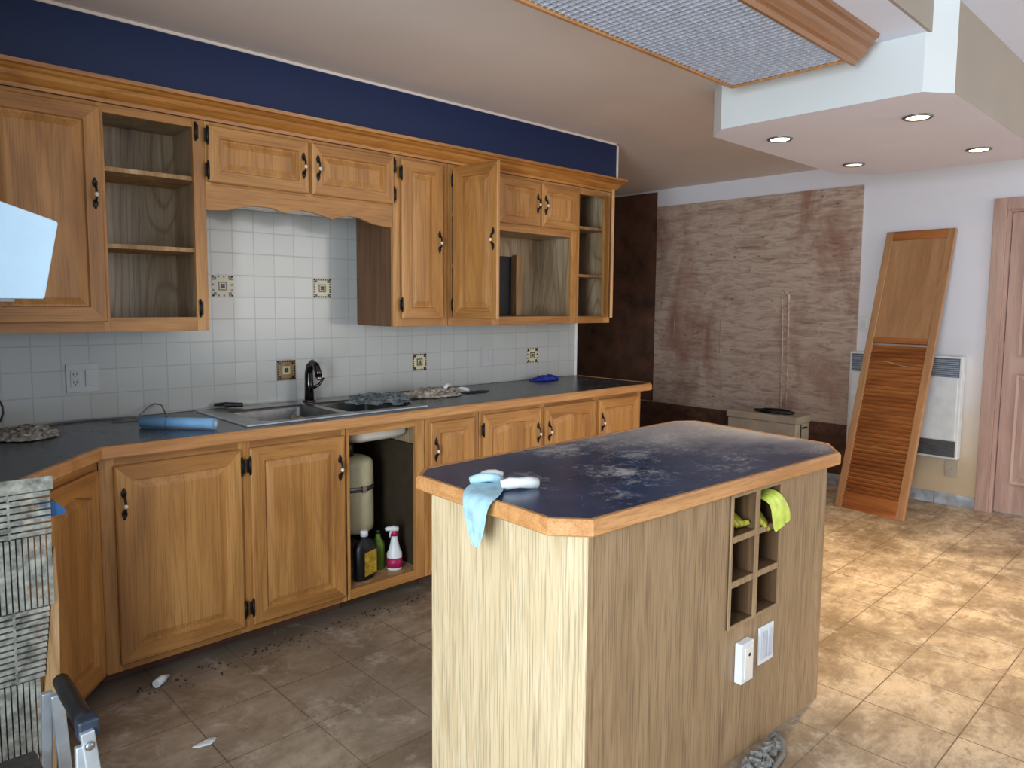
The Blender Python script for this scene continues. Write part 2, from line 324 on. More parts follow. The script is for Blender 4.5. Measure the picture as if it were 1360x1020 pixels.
# door 1
d = thing('door_1', '', ''); del d['label']; del d['category']; d['kind'] = 'structure'; d.location = (XF, -2.68, 0)
g = G()
g.box(-.02, 0, .44, .52, 0, 2.17); g.box(-.02, 0, -.52, -.44, 0, 2.17); g.box(-.02, 0, -.44, .44, 2.09, 2.17)
g.box(-.005, .1, .42, .44, 0, 2.1); g.box(-.005, .1, -.44, -.42, 0, 2.1); g.box(0, .1, -.42, .42, 2.075, 2.1)
g.build('door_frame', DOORW, d, .003)
def ring_panel(g, u0, u1, z0, z1, rings, f, arch=0, N_=12, m0=0, m1=1, back=None):
    """nested rectangles (inset, depth, arched?) on a plane given by f(u, z, depth)"""
    rr = []
    for ins, dep, ar in rings:
        pts = [f(u0+ins, z0+ins, dep), f(u1-ins, z0+ins, dep)]
        for k in range(N_+1):
            t = k/N_; u = (u1-ins)+(u0-u1+2*ins)*t
            pts.append(f(u, z1-ins-(arch*(1-math.sin(PI*t)**1.3) if ar else 0), dep))
        rr.append(g.ring(pts))
    n = len(rr[0])
    for q_, (a, b) in enumerate(zip(rr, rr[1:])):
        for i in range(n):
            fc = g.bm.faces.new((a[i], a[(i+1) % n], b[(i+1) % n], b[i]))
            horiz = (i == 0 or 2 <= i < n-1) and q_ < 3
            fc.material_index = m1 if horiz else m0
    g.bm.faces.new(rr[-1]).material_index = m0
    g.bm.faces.new(list(reversed(rr[0]))).material_index = m0
g = G()
ring_panel(g, -.415, .415, .01, 2.07, [(0, .075, 0), (0, .035, 0)], lambda u, z, dd: Vector((dd, u, z)))
g.build('door_slab', [DOORW, DOORW], d)
for (u0, u1, z0, z1) in ((.05, .33, .22, .98), (-.33, -.05, .22, .98), (.05, .33, 1.10, 1.95), (-.33, -.05, 1.10, 1.95)):
    g = G(); ring_panel(g, u0, u1, z0, z1, [(0, .037, 0), (0, .022, 0), (.015, .031, 0), (.05, .024, 0)], lambda u, z, dd: Vector((dd, u, z))); g.build('door_panel', [DOORW, DOORW], d)
g = G(); g.tube([(.035, -.36, 1.0), (-.02, -.36, 1.0)], .011); g.ball((-.035, -.36, 1.0), .026, .026, .026); g.build('door_knob', CHROME, d)

# ---------------------------------------------------------------- plywood sheets & things on the far wall
p = thing('plywood_sheet', 'large water-stained pinkish plywood panel covering the far wall', 'plywood', (XF-.001, -.33, .5))
g = box(-.014, 0, -.965, .93, 0, 1.86); g.build('plywood_board', PLY, p)
for (ya, yb, za, zb) in ((.71, .70, .62, .86), (.22, .22, .5, .84), (.16, .5, .83, .66)):
    g = G(); g.tube([(-.0165, ya, za), (-.0165, yb, zb)], .003, 5); g.build('scratch_line', plain('pale_scratch', (170, 146, 128), .8), p)
PLY2 = plain('shaded_plywood_brown', (96, 64, 46), .75, var=.3, vs=6)  # plywood continues here; the cabinets' cast shadow is put into this brown
o = box(XF-.010, XF-.001, .61, 1.99, .5, 2.5).build('ply_shadow_panel', PLY2); tag(o, 'cast shadow made as a dark brown sheet at the far corner left of the plywood', 'panel')
g = box(XF-.01, XF, -1.29, 1.99, .09, .49); g.box(XF-.03, XF-.01, -1.29, 1.99, .40, .49); o = g.build('lower_wall_board', DKBR); tag(o, 'dark reddish brown board strip along the wall below the plywood', 'board')
p = thing('wall_residue_strip', 'pair of pale vertical strips on the plywood above the cream box', 'strip', (XF-.015, -.69, .56))
g = G(); g.tube([(-.004, -.012, 0), (-.004, -.008, .5), (-.004, .01, 1.0)], .007, 6); g.build('strip', plain('pale_strip', (206, 178, 156), .7, var=.25, vs=40), p)
g = G(); g.tube([(-.004, -.062, 0), (-.004, -.055, .45), (-.004, -.045, .96), (-.004, .004, 1.0)], [.004, .005, .010, .005], 6); g.build('strip', bpy.data.materials['pale_strip'], p)
# cream box
p = thing('storage_box', 'cream painted box with a thick lid against the plywood wall', 'box', (5.60, -.66, 0))
g = box(.01, .25, -.30, .30, 0, .485); g.build('box_body', CREAMBOX, p, .006)
g = box(0, .262, -.312, .312, .487, .545); g.build('lid', CREAMBOX, p, .008)
g = box(.09, .10, -.3045, -.3, .03, .48); g.build('side_gap', BLKP, p); g = box(.12, .20, -.306, -.3005, .44, .455); g.build('latch', BLKP, p, .002)
g = G()
for k in range(5):
    a0 = k*1.3
    g.tube([(.07*math.cos(a0+t*.5)*(1+.25*math.sin(k+t)), .125*math.sin(a0+t*.5)*(1+.1*k), .008+.006*(k % 3)+.003*math.sin(t)) for t in range(10)], .008, 6)
o = g.build('cable_coil', BLKP); o.location = (5.72, -.72, .546); tag(o, 'flat tangle of black cable lying on the cream box lid', 'cable')
# heater
p = thing('convector_heater', 'white wall mounted electric heater behind the leaning louvered door', 'heater', (XF, -1.665, .35))
g = box(-.085, -.01, -.385, .385, 0, .735); g.build('heater_case', WHITE, p, .006)
g = box(-.094, -.0855, -.365, .365, .135, .575); g.build('front_panel', WHITE, p, .004)
g = G(); [g.box(-.092, -.0855, -.365, .365, .590+i*.014, .597+i*.014) for i in range(9)]; g.build('top_grille', plain('blue_grey_grille', (152, 162, 178), .5), p)
g = G(); [g.box(-.092, -.0855, -.365, .365, .02+i*.013, .027+i*.013) for i in range(8)]; g.build('bottom_grille', plain('dark_grey_grille', (92, 92, 94), .5), p)
box(-.0854, -.0850, -.37, .37, .585, .72).build('grille_recess', STEELD, p); box(-.0854, -.0850, -.37, .37, .015, .13).build('grille_recess', STEELD, p)
p = thing('light_switch', 'small white switch plate right of the plywood edge above the heater', 'switch', (XF, -1.345, 1.30))
g = box(-.006, 0, -.04, .04, -.062, .062); g.build('switch_plate', WHITE, p, .002); g = box(-.011, -.006, -.016, .016, -.033, .033); g.build('rocker', WHITE, p, .001)
p = thing('wall_plate', 'cream blank plate low on the far wall beneath the heater', 'wall plate', (XF, -2.0, .27))
g = box(-.006, 0, -.042, .042, -.058, .058); g.build('plate', CREAMBOX, p, .002); g = G(); g.ball((-.006, 0, .0), .002, .004, .004); g.build('screw', STEEL, p)
# leaning louvered door
p = thing('louvered_door', 'wooden half-louvered door leaning against the far wall', 'door')
B0 = Vector((5.235, -1.44, 0)); ux = Vector((-.035, -.46, 0)).normalized(); top = Vector((5.845, -1.45, 1.985)); uz = (top-B0); L = uz.length; uz.normalize()
uz = (uz-ux*uz.dot(ux)).normalized(); uy = uz.cross(ux)
p.matrix_world = Matrix.Translation(B0) @ Matrix((ux, uy, uz)).transposed().to_4x4()
Wd = .47; mid = L*.60
s_ = 1 if (Matrix((ux, uy, uz)).transposed() @ Vector((0, 1, 0))).x > 0 else -1   # +1: local +y faces the wall
def yb(a, b): return (min(a*s_, b*s_), max(a*s_, b*s_))
g = G()
for x0, x1 in ((0, .05), (Wd-.05, Wd)): g.box(x0, x1, *yb(0, .032), 0, L)
g.build('stile', LOUVP, p, .003)
g = G(); g.box(.05, Wd-.05, *yb(0, .032), L-.07, L); g.box(.05, Wd-.05, *yb(0, .032), mid-.02, mid+.02); g.box(.05, Wd-.05, *yb(0, .032), 0, .12); g.build('rail', LOUV, p, .002)
g = G(); g.box(.048, Wd-.048, *yb(.006, .022), mid+.02, L-.07); g.build('upper_panel', LOUVP, p)
g = G(); k = 0; z = .125
while z < mid-.045:
    jit = (.004 if k % 7 == 3 else 0)
    T = Matrix.Translation((0, .016*s_, z)) @ Matrix.Rotation(R(-52*s_)+jit*5, 4, 'X')
    g.box(.05, Wd-.05, -.0225, .0225, -.003, .003, 0, T); z += .0295; k += 1
g.build('louver_slats', LOUV, p)
g = G(); g.tube([(.06, -.004*s_, mid-.17), (.16, -.006*s_, mid-.158), (.28, -.005*s_, mid-.185), (.36, -.004*s_, mid-.19)], [.004, .004, .003, .0015], 5); g.build('split_slat_edge', PINE, p, label='pale split edge across the slats')

# ---------------------------------------------------------------- cabinets
def handle(parent, x, z, y, name='handle'):
    g = G()
    for sz in (1, -1):
        g.ball((x, y-.003, z+sz*.038), .010, .003, .016); g.ball((x, y-.003, z+sz*.052), .005, .003, .008)
    g.tube([(x, y-.003, z+.036), (x, y-.018, z+.022), (x, y-.023, z), (x, y-.018, z-.022), (x, y-.003, z-.036)], .0045, 8)
    g.ball((x, y-.024, z-.006), .0075, .0075, .009, 1)
    return g.build(name, [BLACK, PORC], parent)
def hinge(parent, x, z, y, side):
    g = box(x-.013 if side < 0 else x, x if side < 0 else x+.013, y-.0025, y, z-.028, z+.028)
    g.tube([(x, y-.005, z-.03), (x, y-.005, z+.03)], .0055, 8); g.ball((x, y-.005, z+.034), .005, .005, .006); g.ball((x, y-.005, z-.034), .005, .005, .006)
    return g.build('hinge', BLACK, parent)
def door(parent, x0, x1, z0, z1, y, hs=0, hz=None, arch=0, hg=(), st=.058, mats=None, name='door'):
    """raised panel door, front at y (toward -Y); hs = side the handle is on; hinge on the other side"""
    g = G(); mats = mats or [OAK, OAKH]
    st = min(st, (z1-z0)*.24)
    ring_panel(g, x0, x1, z0, z1, [(0, .018, 0), (0, .004, 0), (.005, 0, 0), (st, 0, 1), (st+.004, .011, 1), (st+.010, .011, 1), (st+.036, .0015, 1)],
               lambda u, z, dd: Vector((u, y+dd, z)), arch)
    o = g.build(name, mats, parent)
    if hs: handle(o, (x1-.028) if hs > 0 else (x0+.028), hz if hz is not None else (z0+z1)/2, y)
    for z in hg: hinge(o, x0-.002 if hs > 0 else x1+.002, z, y+.006, -1 if hs > 0 else 1)
    return o
def cab(name, label, loc, rz=0): return thing(name, label, 'cabinet', loc, rz)
YB, YD, KZ = -.665, -.685, .055          # base face frame front / door front
def base_body(p, x0, x1, floor=False, lside=True, rside=True, ox=0):
    g = G(); t = .016
    g.box(x0, x0+t, YB+.02, -.01, KZ, .868); g.box(x1-t, x1, YB+.02, -.01, KZ, .868); g.box(x0+t, x1-t, -.022, -.01, KZ, .868)
    g.box(x0+t, x1-t, YB+.02, -.022, KZ+.025, KZ+.043); g.box(x0, x1, -.60, -.585, 0, KZ, 1)
    return g.build('body', [OAKIN, DKBR], p)
def frame(p, x0, x1, z0, z1, yf, th, holes, name='face_frame'):
    """stiles (oak) and rails around holes [(hx0,hx1,hz0,hz1)] all sharing rows"""
    g = G(); xs = x0
    for hx0, hx1, hz in holes:
        if hx0 > xs: g.box(xs, hx0, yf, yf+th, z0, z1)
        zz = z0
        for a, b in hz:
            if a > zz: g.box(hx0, hx1, yf, yf+th, zz, a, 1)
            zz = b
        if z1 > zz: g.box(hx0, hx1, yf, yf+th, zz, z1, 1)
        xs = hx1
    if x1 > xs: g.box(xs, x1, yf, yf+th, z0, z1)
    return g.build(name, [OAK, OAKH], p, .0015)
# unit A
x0 = .705
p = cab('base_cabinet', 'wide oak base cabinet with two tall doors left of the open sink bay', (x0, 0, 0))
base_body(p, 0, 1.005)
frame(p, 0, 1.005, KZ, .868, YB, .02, [(.055, .51, [(.09, .825)]), (.56, .985, [(.09, .825)])])
door(p, .047, .516, .083, .832, YD, -1, .69, 0, (.76, .16)); door(p, .554, .992, .083, .832, YD, 1, .69, 0, (.76, .16))
# open sink bay
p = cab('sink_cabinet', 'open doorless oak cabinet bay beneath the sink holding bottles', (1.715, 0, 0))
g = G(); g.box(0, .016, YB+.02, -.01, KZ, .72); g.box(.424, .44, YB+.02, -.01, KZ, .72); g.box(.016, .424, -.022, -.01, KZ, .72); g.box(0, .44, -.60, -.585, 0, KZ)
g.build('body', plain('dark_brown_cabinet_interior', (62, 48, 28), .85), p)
g = box(.0165, .4235, YB+.0205, -.0225, KZ+.02, KZ+.045); g.build('bottom_shelf', PINE, p)
frame(p, 0, .44, KZ, .868, YB, .02, [(.016, .385, [(.102, .825)])])
# narrow, double, single
p = cab('base_cabinet', 'narrow one-door oak base cabinet right of the open sink bay', (2.16, 0, 0))
base_body(p, 0, .35); frame(p, 0, .35, KZ, .868, YB, .02, [(.03, .30, [(.09, .825)])]); door(p, .024, .312, .083, .838, YD, -1, .70)
p = cab('base_cabinet', 'oak base cabinet with a pair of doors behind the island', (2.515, 0, 0))
base_body(p, 0, .95); frame(p, 0, .95, KZ, .868, YB, .02, [(.03, .45, [(.09, .83)]), (.50, .93, [(.09, .83)])])
door(p, .02, .456, .083, .842, YD, 1, .70, .018, (.76,)); door(p, .492, .935, .083, .842, YD, -1, .70, .018)
p = cab('base_cabinet', 'last oak base cabinet with one door at the right counter end', (3.47, 0, 0))
base_body(p, 0, .465); frame(p, 0, .465, KZ, .868, YB, .02, [(.03, .42, [(.09, .83)])]); door(p, .018, .426, .083, .842, YD, -1, .70)
# diagonal corner cabinet
ang = math.atan2(.32, .26)
p = cab('corner_base_cabinet', 'oak corner base cabinet set at an angle at the left edge', (.703, YB, 0), ang)
wd = .41
g = G(); g.box(-wd, 0, .02, .035, KZ, .868); g.box(-wd, 0, .07, .085, 0, KZ); g.build('body', OAKIN, p)
frame(p, -wd, -.001, KZ, .868, 0, .02, [(-wd+.03, -.04, [(.09, .825)])]); door(p, -wd+.024, -.034, .083, .832, -.02, 0, None, .03)
g = G()   # left run
p = cab('base_cabinet', 'oak base cabinet run on the left wall past the corner', (.35, -.99, 0))
g.box(-.65, .0, 0, .2, KZ, .868); g.box(-.65, -.06, .0, .2, 0, KZ); g.build('body', OAK, p)
# worktop (with a sink cut-out)
SX0, SX1, SY0, SY1 = 1.31, 2.18, -.585, -.085
p = thing('countertop', 'slate grey laminate countertop with an oak front edge along the wall', 'countertop', (0, 0, 0))
g = G(); zt, zb_ = .91, .872
for a in ((.70, SX0, -.69, -.001), (SX1, 3.99, -.69, -.001), (SX0, SX1, -.69, SY0), (SX0, SX1, SY1, -.001)): g.box(*a, zb_, zt)
poly = [(.70, -.001), (-.348, -.001), (-.348, -1.05), (.41, -1.05), (.43, -1.012), (.70, -.69)]
g.prism(poly, lambda q_, a: Vector((q_[0], q_[1], a)), zb_, zt)
g.build('worktop', COUNT, p)
g = G()
prof = [(0, .866), (-.016, .866), (-.020, .872), (-.020, .903), (-.014, .911), (0, .911)]
def sweep(g, path, prof, closed=False, m=0, smooth=False):
    """path: list of (x,y); prof (off,z), off<0 = outward to the right-hand side of travel"""
    n = len(path); rings = []
    for i in range(n):
        pts = Vector(path[i]); 
        dprev = (pts-Vector(path[i-1])).normalized() if (i > 0 or closed) else None
        dnext = (Vector(path[(i+1) % n])-pts).normalized() if (i < n-1 or closed) else None
        if dprev is None: dprev = dnext
        if dnext is None: dnext = dprev
        nrm = lambda d_: Vector((d_.y, -d_.x))
        bis = (nrm(dprev)+nrm(dnext)); bis.normalize(); k = 1/max(.3, bis.dot(nrm(dnext)))
        rings.append(g.ring([Vector((pts.x+bis.x*k*-o_, pts.y+bis.y*k*-o_, z_)) for o_, z_ in prof]))
    if closed: rings.append(rings[0])
    return g.skin(rings, m, cap0=not closed, cap1=not closed, smooth=smooth)
sweep(g, [(.405, -1.045), (.70, -.69), (3.99, -.69), (4.03, -.65), (4.03, -.02)], prof)
g.build('wood_edge', OAKEDGE, p)
g = box(3.99, 4.011, -.65, -.02, zb_, .9095); g.build('end_filler', COUNT, p)

# ---- backsplash
p = thing('tile_backsplash', 'white square glazed tile backsplash between counter and wall cabinets', 'backsplash', (0, 0, 0))
g = box(-.34, 4.011, -.01, -.0005, .9115, 1.31); g.box(1.245, 2.185, -.01, -.0005, 1.31, 1.90); g.build('tile_field', TILEW, p)
DC = plain('decor_cream', (206, 196, 160), .25, var=.06); DB = plain('decor_dark_brown', (44, 34, 32), .25); DO = plain('decor_ochre', (150, 116, 70), .3)
for i, (cx, cz) in enumerate(((1.4366, 1.504), (1.9706, 1.504), (1.757, 1.077), (2.611, 1.077), (3.572, 1.077))):
    g = G(); h = .0515; y = -.0125
    g.box(cx-h, cx+h, y, -.0105, cz-h, cz+h, 0 if i != 2 else 2)
    for k in range(8):
        t = -h+.0055+k*(2*h-.011)/7*.9999; w = .0046
        for (ax, az) in ((t, h-.006), (t, -h+.006), (h-.006, t), (-h+.006, t)):
            if k % 2 == 0 or k in (0, 7) or i in (1, 2, 3): g.box(cx+ax-w, cx+ax+w, y-.0006, y, cz+az-w, cz+az+w, 1)
    for sx in (-1, 1):
        for sz in (-1, 1): g.box(cx+sx*.037-.0075, cx+sx*.037+.0075, y-.0007, y, cz+sz*.037-.0075, cz+sz*.037+.0075, 1)
    r = .021
    g.box(cx-r, cx+r, y-.0006, y, cz-r, cz+r, 1 if i != 2 else 0)
    g.box(cx-r+.006, cx+r-.006, y-.0009, y, cz-r+.006, cz+r-.006, 0)
    for k in range(4):
        g.ball((cx+.008*math.cos(k*PI/2+PI/4), y-.001, cz+.008*math.sin(k*PI/2+PI/4)), .006, .0006, .006, 1, 8)
    g.ball((cx, y-.0015, cz), .004, .0008, .004, 2, 8)
    g.build('decorative_tile', [DC, DB, DO], p)

# ---- upper cabinets
ZL, ZH, YU, YUD = 1.305, 2.19, -.35, -.37
def upper_body(p, w, z0=ZL, z1=ZH, mat=None, back=True):
    g = G(); t = .016
    g.box(0, t, YU+.02, -.011, z0, z1); g.box(w-t, w, YU+.02, -.011, z0, z1)
    g.box(t, w-t, YU+.02, -.011, z1-t, z1); g.box(t, w-t, YU+.02, -.011, z0+.012, z0+.03)
    if back: g.box(t, w-t, -.02, -.011, z0+.03, z1-t)
    return g.build('body', mat or OAKIN, p)
def shelf(p, x0, x1, z, y0=YU+.022, y1=-.021): return box(x0, x1, y0, y1, z-.018, z).build('shelf', PINE, p, .001)
p = cab('wall_cabinet', 'oak wall cabinet at the left with closed doors and two open shelves', (-.345, 0, 0))
w = 1.583; upper_body(p, w)
frame(p, 0, w, ZL, ZH, YU, .02, [(.35, .74, [(1.355, 2.16)]), (.79, 1.17, [(1.355, 2.16)]), (1.195, 1.533, [(1.362, 2.155)])])
box(1.179, 1.195, YU+.021, -.021, 1.335, 2.17).build('divider', OAKIN, p)
door(p, .775, 1.181, 1.345, 2.172, YUD, 1, 1.84, 0, ()); door(p, .34, .755, 1.345, 2.172, YUD, -1, 1.84)
shelf(p, 1.196, 1.566, 1.955); shelf(p, 1.196, 1.566, 1.655)
for hz in (2.14, 1.40): hinge(p, 1.545, hz, YU, 1)
p = cab('wall_cabinet', 'short two-door oak wall cabinet with a scalloped valance over the sink', (1.238, 0, 0))
w = .952; upper_body(p, w, 1.905, ZH)
frame(p, 0, w, 1.925, ZH, YU, .02, [(.03, .465, [(1.95, 2.16)]), (.505, .94, [(1.95, 2.16)])])
door(p, .008, .474, 1.936, 2.174, YUD, 1, 2.06, 0, (2.13, 1.985), .05); door(p, .492, .952, 1.936, 2.174, YUD, -1, 2.06, 0, (2.13, 1.985), .05)
g = G(); up_, dn = [], []
VP_ = [(0, 1.819), (.016, 1.819), (.091, 1.826), (.138, 1.841), (.214, 1.855), (.295, 1.856), (.357, 1.838), (.40, 1.850), (.444, 1.859), (.518, 1.852), (.602, 1.830), (.65, 1.846), (.70, 1.854), (.749, 1.851), (.832, 1.826), (.9, 1.819), (.952, 1.817)]
def scal(t):
    x = t*.952
    for (a, za), (b, zb2) in zip(VP_, VP_[1:]):
        if x <= b+1e-6: u = (x-a)/(b-a); return za+(zb2-za)*u
    return 1.817
n = 60
tops = g.ring([Vector((w*i/n, YU, 1.925)) for i in range(n+1)]); bots = g.ring([Vector((w*i/n, YU, scal(i/n))) for i in range(n+1)])
topb = g.ring([Vector((w*i/n, YU+.02, 1.925)) for i in range(n+1)]); botb = g.ring([Vector((w*i/n, YU+.02, scal(i/n))) for i in range(n+1)])
for a, b in ((tops, bots), (bots, botb), (botb, topb), (topb, tops)):
    for i in range(n): g.bm.faces.new((a[i], a[i+1], b[i+1], b[i]))
for i in (0, n): g.bm.faces.new((tops[i], bots[i], botb[i], topb[i]))
g.build('valance', OAKH, p)
p = thing('under_cabinet_light', 'white strip light under the short cabinet behind the valance', 'light', (1.70, -.2, 1.875))
g = box(-.38, .38, -.05, .05, .0, .0295); g.build('housing', WHITE, p, .004); g = box(-.33, .33, -.035, .035, -.014, -.0005); g.build('lens', PORC, p, .005)
p = cab('wall_cabinet', 'tall narrow one-door oak wall cabinet right of the sink', (2.192, 0, 0))
w = .36; upper_body(p, w, mat=OAKIN)
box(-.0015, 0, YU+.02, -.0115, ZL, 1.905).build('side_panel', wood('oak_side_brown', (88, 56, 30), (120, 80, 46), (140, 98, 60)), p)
frame(p, 0, w, ZL, ZH, YU, .02, [(.055, .31, [(1.355, 2.16)])]); door(p, .046, .318, 1.345, 2.172, YUD, 1, 1.76, 0, (2.10, 1.42))
p = cab('wall_cabinet', 'tall oak wall cabinet with its door swung open beside the microwave niche', (2.556, 0, 0))
w = .354; upper_body(p, w); shelf(p, .017, w-.017, 1.65); shelf(p, .017, w-.017, 1.93)
frame(p, 0, w, ZL, ZH, YU, .02, [(.03, .33, [(1.355, 2.16)])])
h = bpy.data.objects.new('door', None)
dd = door(p, 0, .33, 1.345, 2.172, 0, 1, 1.77, 0, (2.10, 1.42), mats=[OAK, OAKH])
dd.location = (.017, YUD+.0, 0); dd.rotation_euler = (0, 0, -R(84))
p = cab('wall_cabinet', 'oak wall cabinet with two small doors above an empty microwave niche', (2.914, 0, 0))
w = .722; g = G(); t = .016
g.box(0, t, YU+.02, -.011, ZL, ZH); g.box(w-t, w, YU+.02, -.011, ZL, ZH); g.box(t, w-t, YU+.02, -.011, ZH-t, ZH); g.box(t, w-t, YU+.02, -.011, ZL+.012, 1.352); g.box(t, w-t, YU+.02, -.011, 1.862, 1.88)
g.box(t, w-t, -.02, -.011, 1.88, ZH-t); g.build('body', OAKIN, p)
g = G(); g.box(t, .20, -.02, -.011, 1.353, 1.862); g.box(.45, w-t, -.02, -.011, 1.353, 1.862); g.box(.20, .45, -.02, -.011, 1.74, 1.862); g.build('back_panel', OAKIN, p)
g = box(.20, .45, -.0112, -.0108, 1.353, 1.74); g.build('back_hole', BLKP, p); g = box(.45, .50, -.06, -.0205, 1.353, 1.75); g.build('cleat', PINE, p)
g = G(); g.tube([(.26, -.03, 1.74), (.25, -.035, 1.62), (.29, -.03, 1.5), (.28, -.04, 1.40)], .004, 6); g.build('cord', BLKP, p)
frame(p, 0, w, ZL, ZH, YU, .02, [(.028, .665, [(1.352, 1.86), (1.925, 2.16)])])
door(p, .012, .358, 1.905, 2.172, YUD, 1, 2.04, 0, (), .045); door(p, .371, .716, 1.905, 2.172, YUD, -1, 2.04, 0, (), .045)
p = cab('wall_cabinet', 'narrow oak wall cabinet with open shelves at the right end', (3.639, 0, 0))
w = .345; upper_body(p, w); shelf(p, .017, w-.017, 1.945); shelf(p, .017, w-.017, 1.63)
frame(p, 0, w, ZL, ZH, YU, .02, [(.018, .275, [(1.352, 2.148)])])
dd = door(p, -.29, 0, 1.345, 2.165, 0, 0, None, 0, (), mats=[OAK, OAKH]); dd.location = (w-.012, YUD+.0, 0); dd.rotation_euler = (0, 0, R(41))
hinge(dd, 0.0, 2.08, .004, -1); hinge(dd, 0.0, 1.43, .004, -1)
# crown
p = thing('crown_molding', 'continuous oak crown molding along the top of the wall cabinets', 'molding')
g = G(); cp = [(0, 2.192), (-.012, 2.192), (-.014, 2.205), (-.024, 2.212), (-.038, 2.228), (-.044, 2.243), (-.056, 2.250), (-.062, 2.258), (-.075, 2.262), (-.078, 2.276), (0, 2.276)]
sweep(g, [(-.345, -.352), (3.985, -.352), (3.985, -.012)], [(o_, z_-.001) for o_, z_ in cp]); g.build('molding', wood('oak_crown', (150, 92, 36), (186, 122, 54), (208, 148, 74), True, rough=.35), p)

# ---------------------------------------------------------------- sink, faucet, plates
p = thing('kitchen_sink', 'stainless steel double bowl sink set in the grey countertop', 'sink', (0, 0, .91))
g = G(); X0, X1, Y0, Y1 = 1.285, 2.205, -.61, -.06
b1 = (1.37, 1.755, -.565, -.165); b2 = (1.80, 2.15, -.565, -.165)
for a in ((X0, b1[0], Y0, Y1), (b2[1], X1, Y0, Y1), (b1[0], b2[1], Y0, b1[2]), (b1[0], b2[1], b1[3], Y1), (b1[1], b2[0], b1[2], b1[3])): g.box(*a, .001, .006)
g.build('rim', STEEL, p)
g = G()
prr = [(0, .006), (-.008, .006), (-.010, .001), (0, .001)]
sweep(g, [(X0, Y0), (X1, Y0), (X1, Y1), (X0, Y1)], prr, True); g.build('rim_edge', ALU, p)
for b in (b1, b2):
    g = G(); rings = []
    for ins, z in ((0, .0055), (.004, -.01), (.012, -.13), (.04, -.155), (.12, -.160)):
        pts = []; rr_ = .03+ins*.3
        for (cx, cy, a0) in ((b[1]-ins-rr_, b[3]-ins-rr_, 0), (b[0]+ins+rr_, b[3]-ins-rr_, 90), (b[0]+ins+rr_, b[2]+ins+rr_, 180), (b[1]-ins-rr_, b[2]+ins+rr_, 270)):
            for k in range(5): pts.append(Vector((cx+rr_*math.cos(R(a0+k*22.5)), cy+rr_*math.sin(R(a0+k*22.5)), z)))
        rings.append(g.ring(pts))
    g.skin(rings, 0, cap0=False, cap1=True, smooth=True)
    o = g.build('basin', [PORC, STEELD], p)
    mo = o.modifiers.new('thick', 'SOLIDIFY'); mo.thickness = .0015; mo.material_offset = 1
    cx, cy = (b[0]+b[1])/2, (b[2]+b[3])/2
    g = G(); g.lathe([(.04, -.1585), (.04, -.155), (.03, -.1575), (.005, -.1575)], (cx, cy, 0), 20); g.build('drain', CHROME, p)
p = thing('kitchen_faucet', 'dark chrome single lever faucet standing behind the sink', 'faucet', (1.835, -.105, .916))
g = G(); g.lathe([(.034, 0), (.034, .006), (.026, .012)], n=20); g.build('base_ring', CHROME, p)
g = G(); g.tube([(0, 0, .01), (0, 0, .09), (0, 0, .15), (0, -.012, .185), (0, -.04, .203), (0, -.075, .19), (0, -.095, .16), (0, -.10, .135)], [.024, .023, .021, .020, .019, .018, .0175, .0175], 16); g.build('spout', CHROME, p)
g = G(); g.ball((0, -.103, .13), .015, .015, .012); g.build('spray_head', STEEL, p); g = G(); g.tube([(.02, 0, .07), (.05, -.01, .085), (.075, -.02, .12)], [.01, .008, .006], 10); g.build('lever', CHROME, p)
p = thing('double_wall_plate', 'white double outlet and switch plate on the left backsplash', 'outlet', (.82, -.0105, 1.097))
ALM = plain('aged_white_plastic', (190, 192, 190), .4, var=.03)
g = box(-.062, .062, -.006, 0, -.062, .062); g.build('plate', ALM, p, .002)
g = box(-.046, -.010, -.0085, -.006, -.036, .036); g.build('receptacle', ALM, p, .001)
g = G()
for z in (-.018, .018):
    for x in (-.035, -.022): g.box(x-.0015, x+.0015, -.0092, -.0085, z-.004, z+.007)
    g.ball((-.0285, -.0088, z-.009), .003, .0008, .003)
g.build('slots', plain('slot_grey', (70, 72, 72), .6), p)
g = box(.010, .046, -.011, -.006, -.036, .036); g.build('rocker', ALM, p, .0015)
p = thing('light_switch', 'off-white switch plate on the backsplash above the beige rag', 'switch', (3.152, -.0105, 1.09))
g = box(-.05, .05, -.006, 0, -.066, .066); g.build('switch_plate', plain('almond_plastic', (182, 178, 176), .4, var=.03), p, .002)
for x in (-.022, .022): box(x-.016, x+.016, -.009, -.006, -.033, .033).build('rocker', bpy.data.materials['almond_plastic'], p, .001)

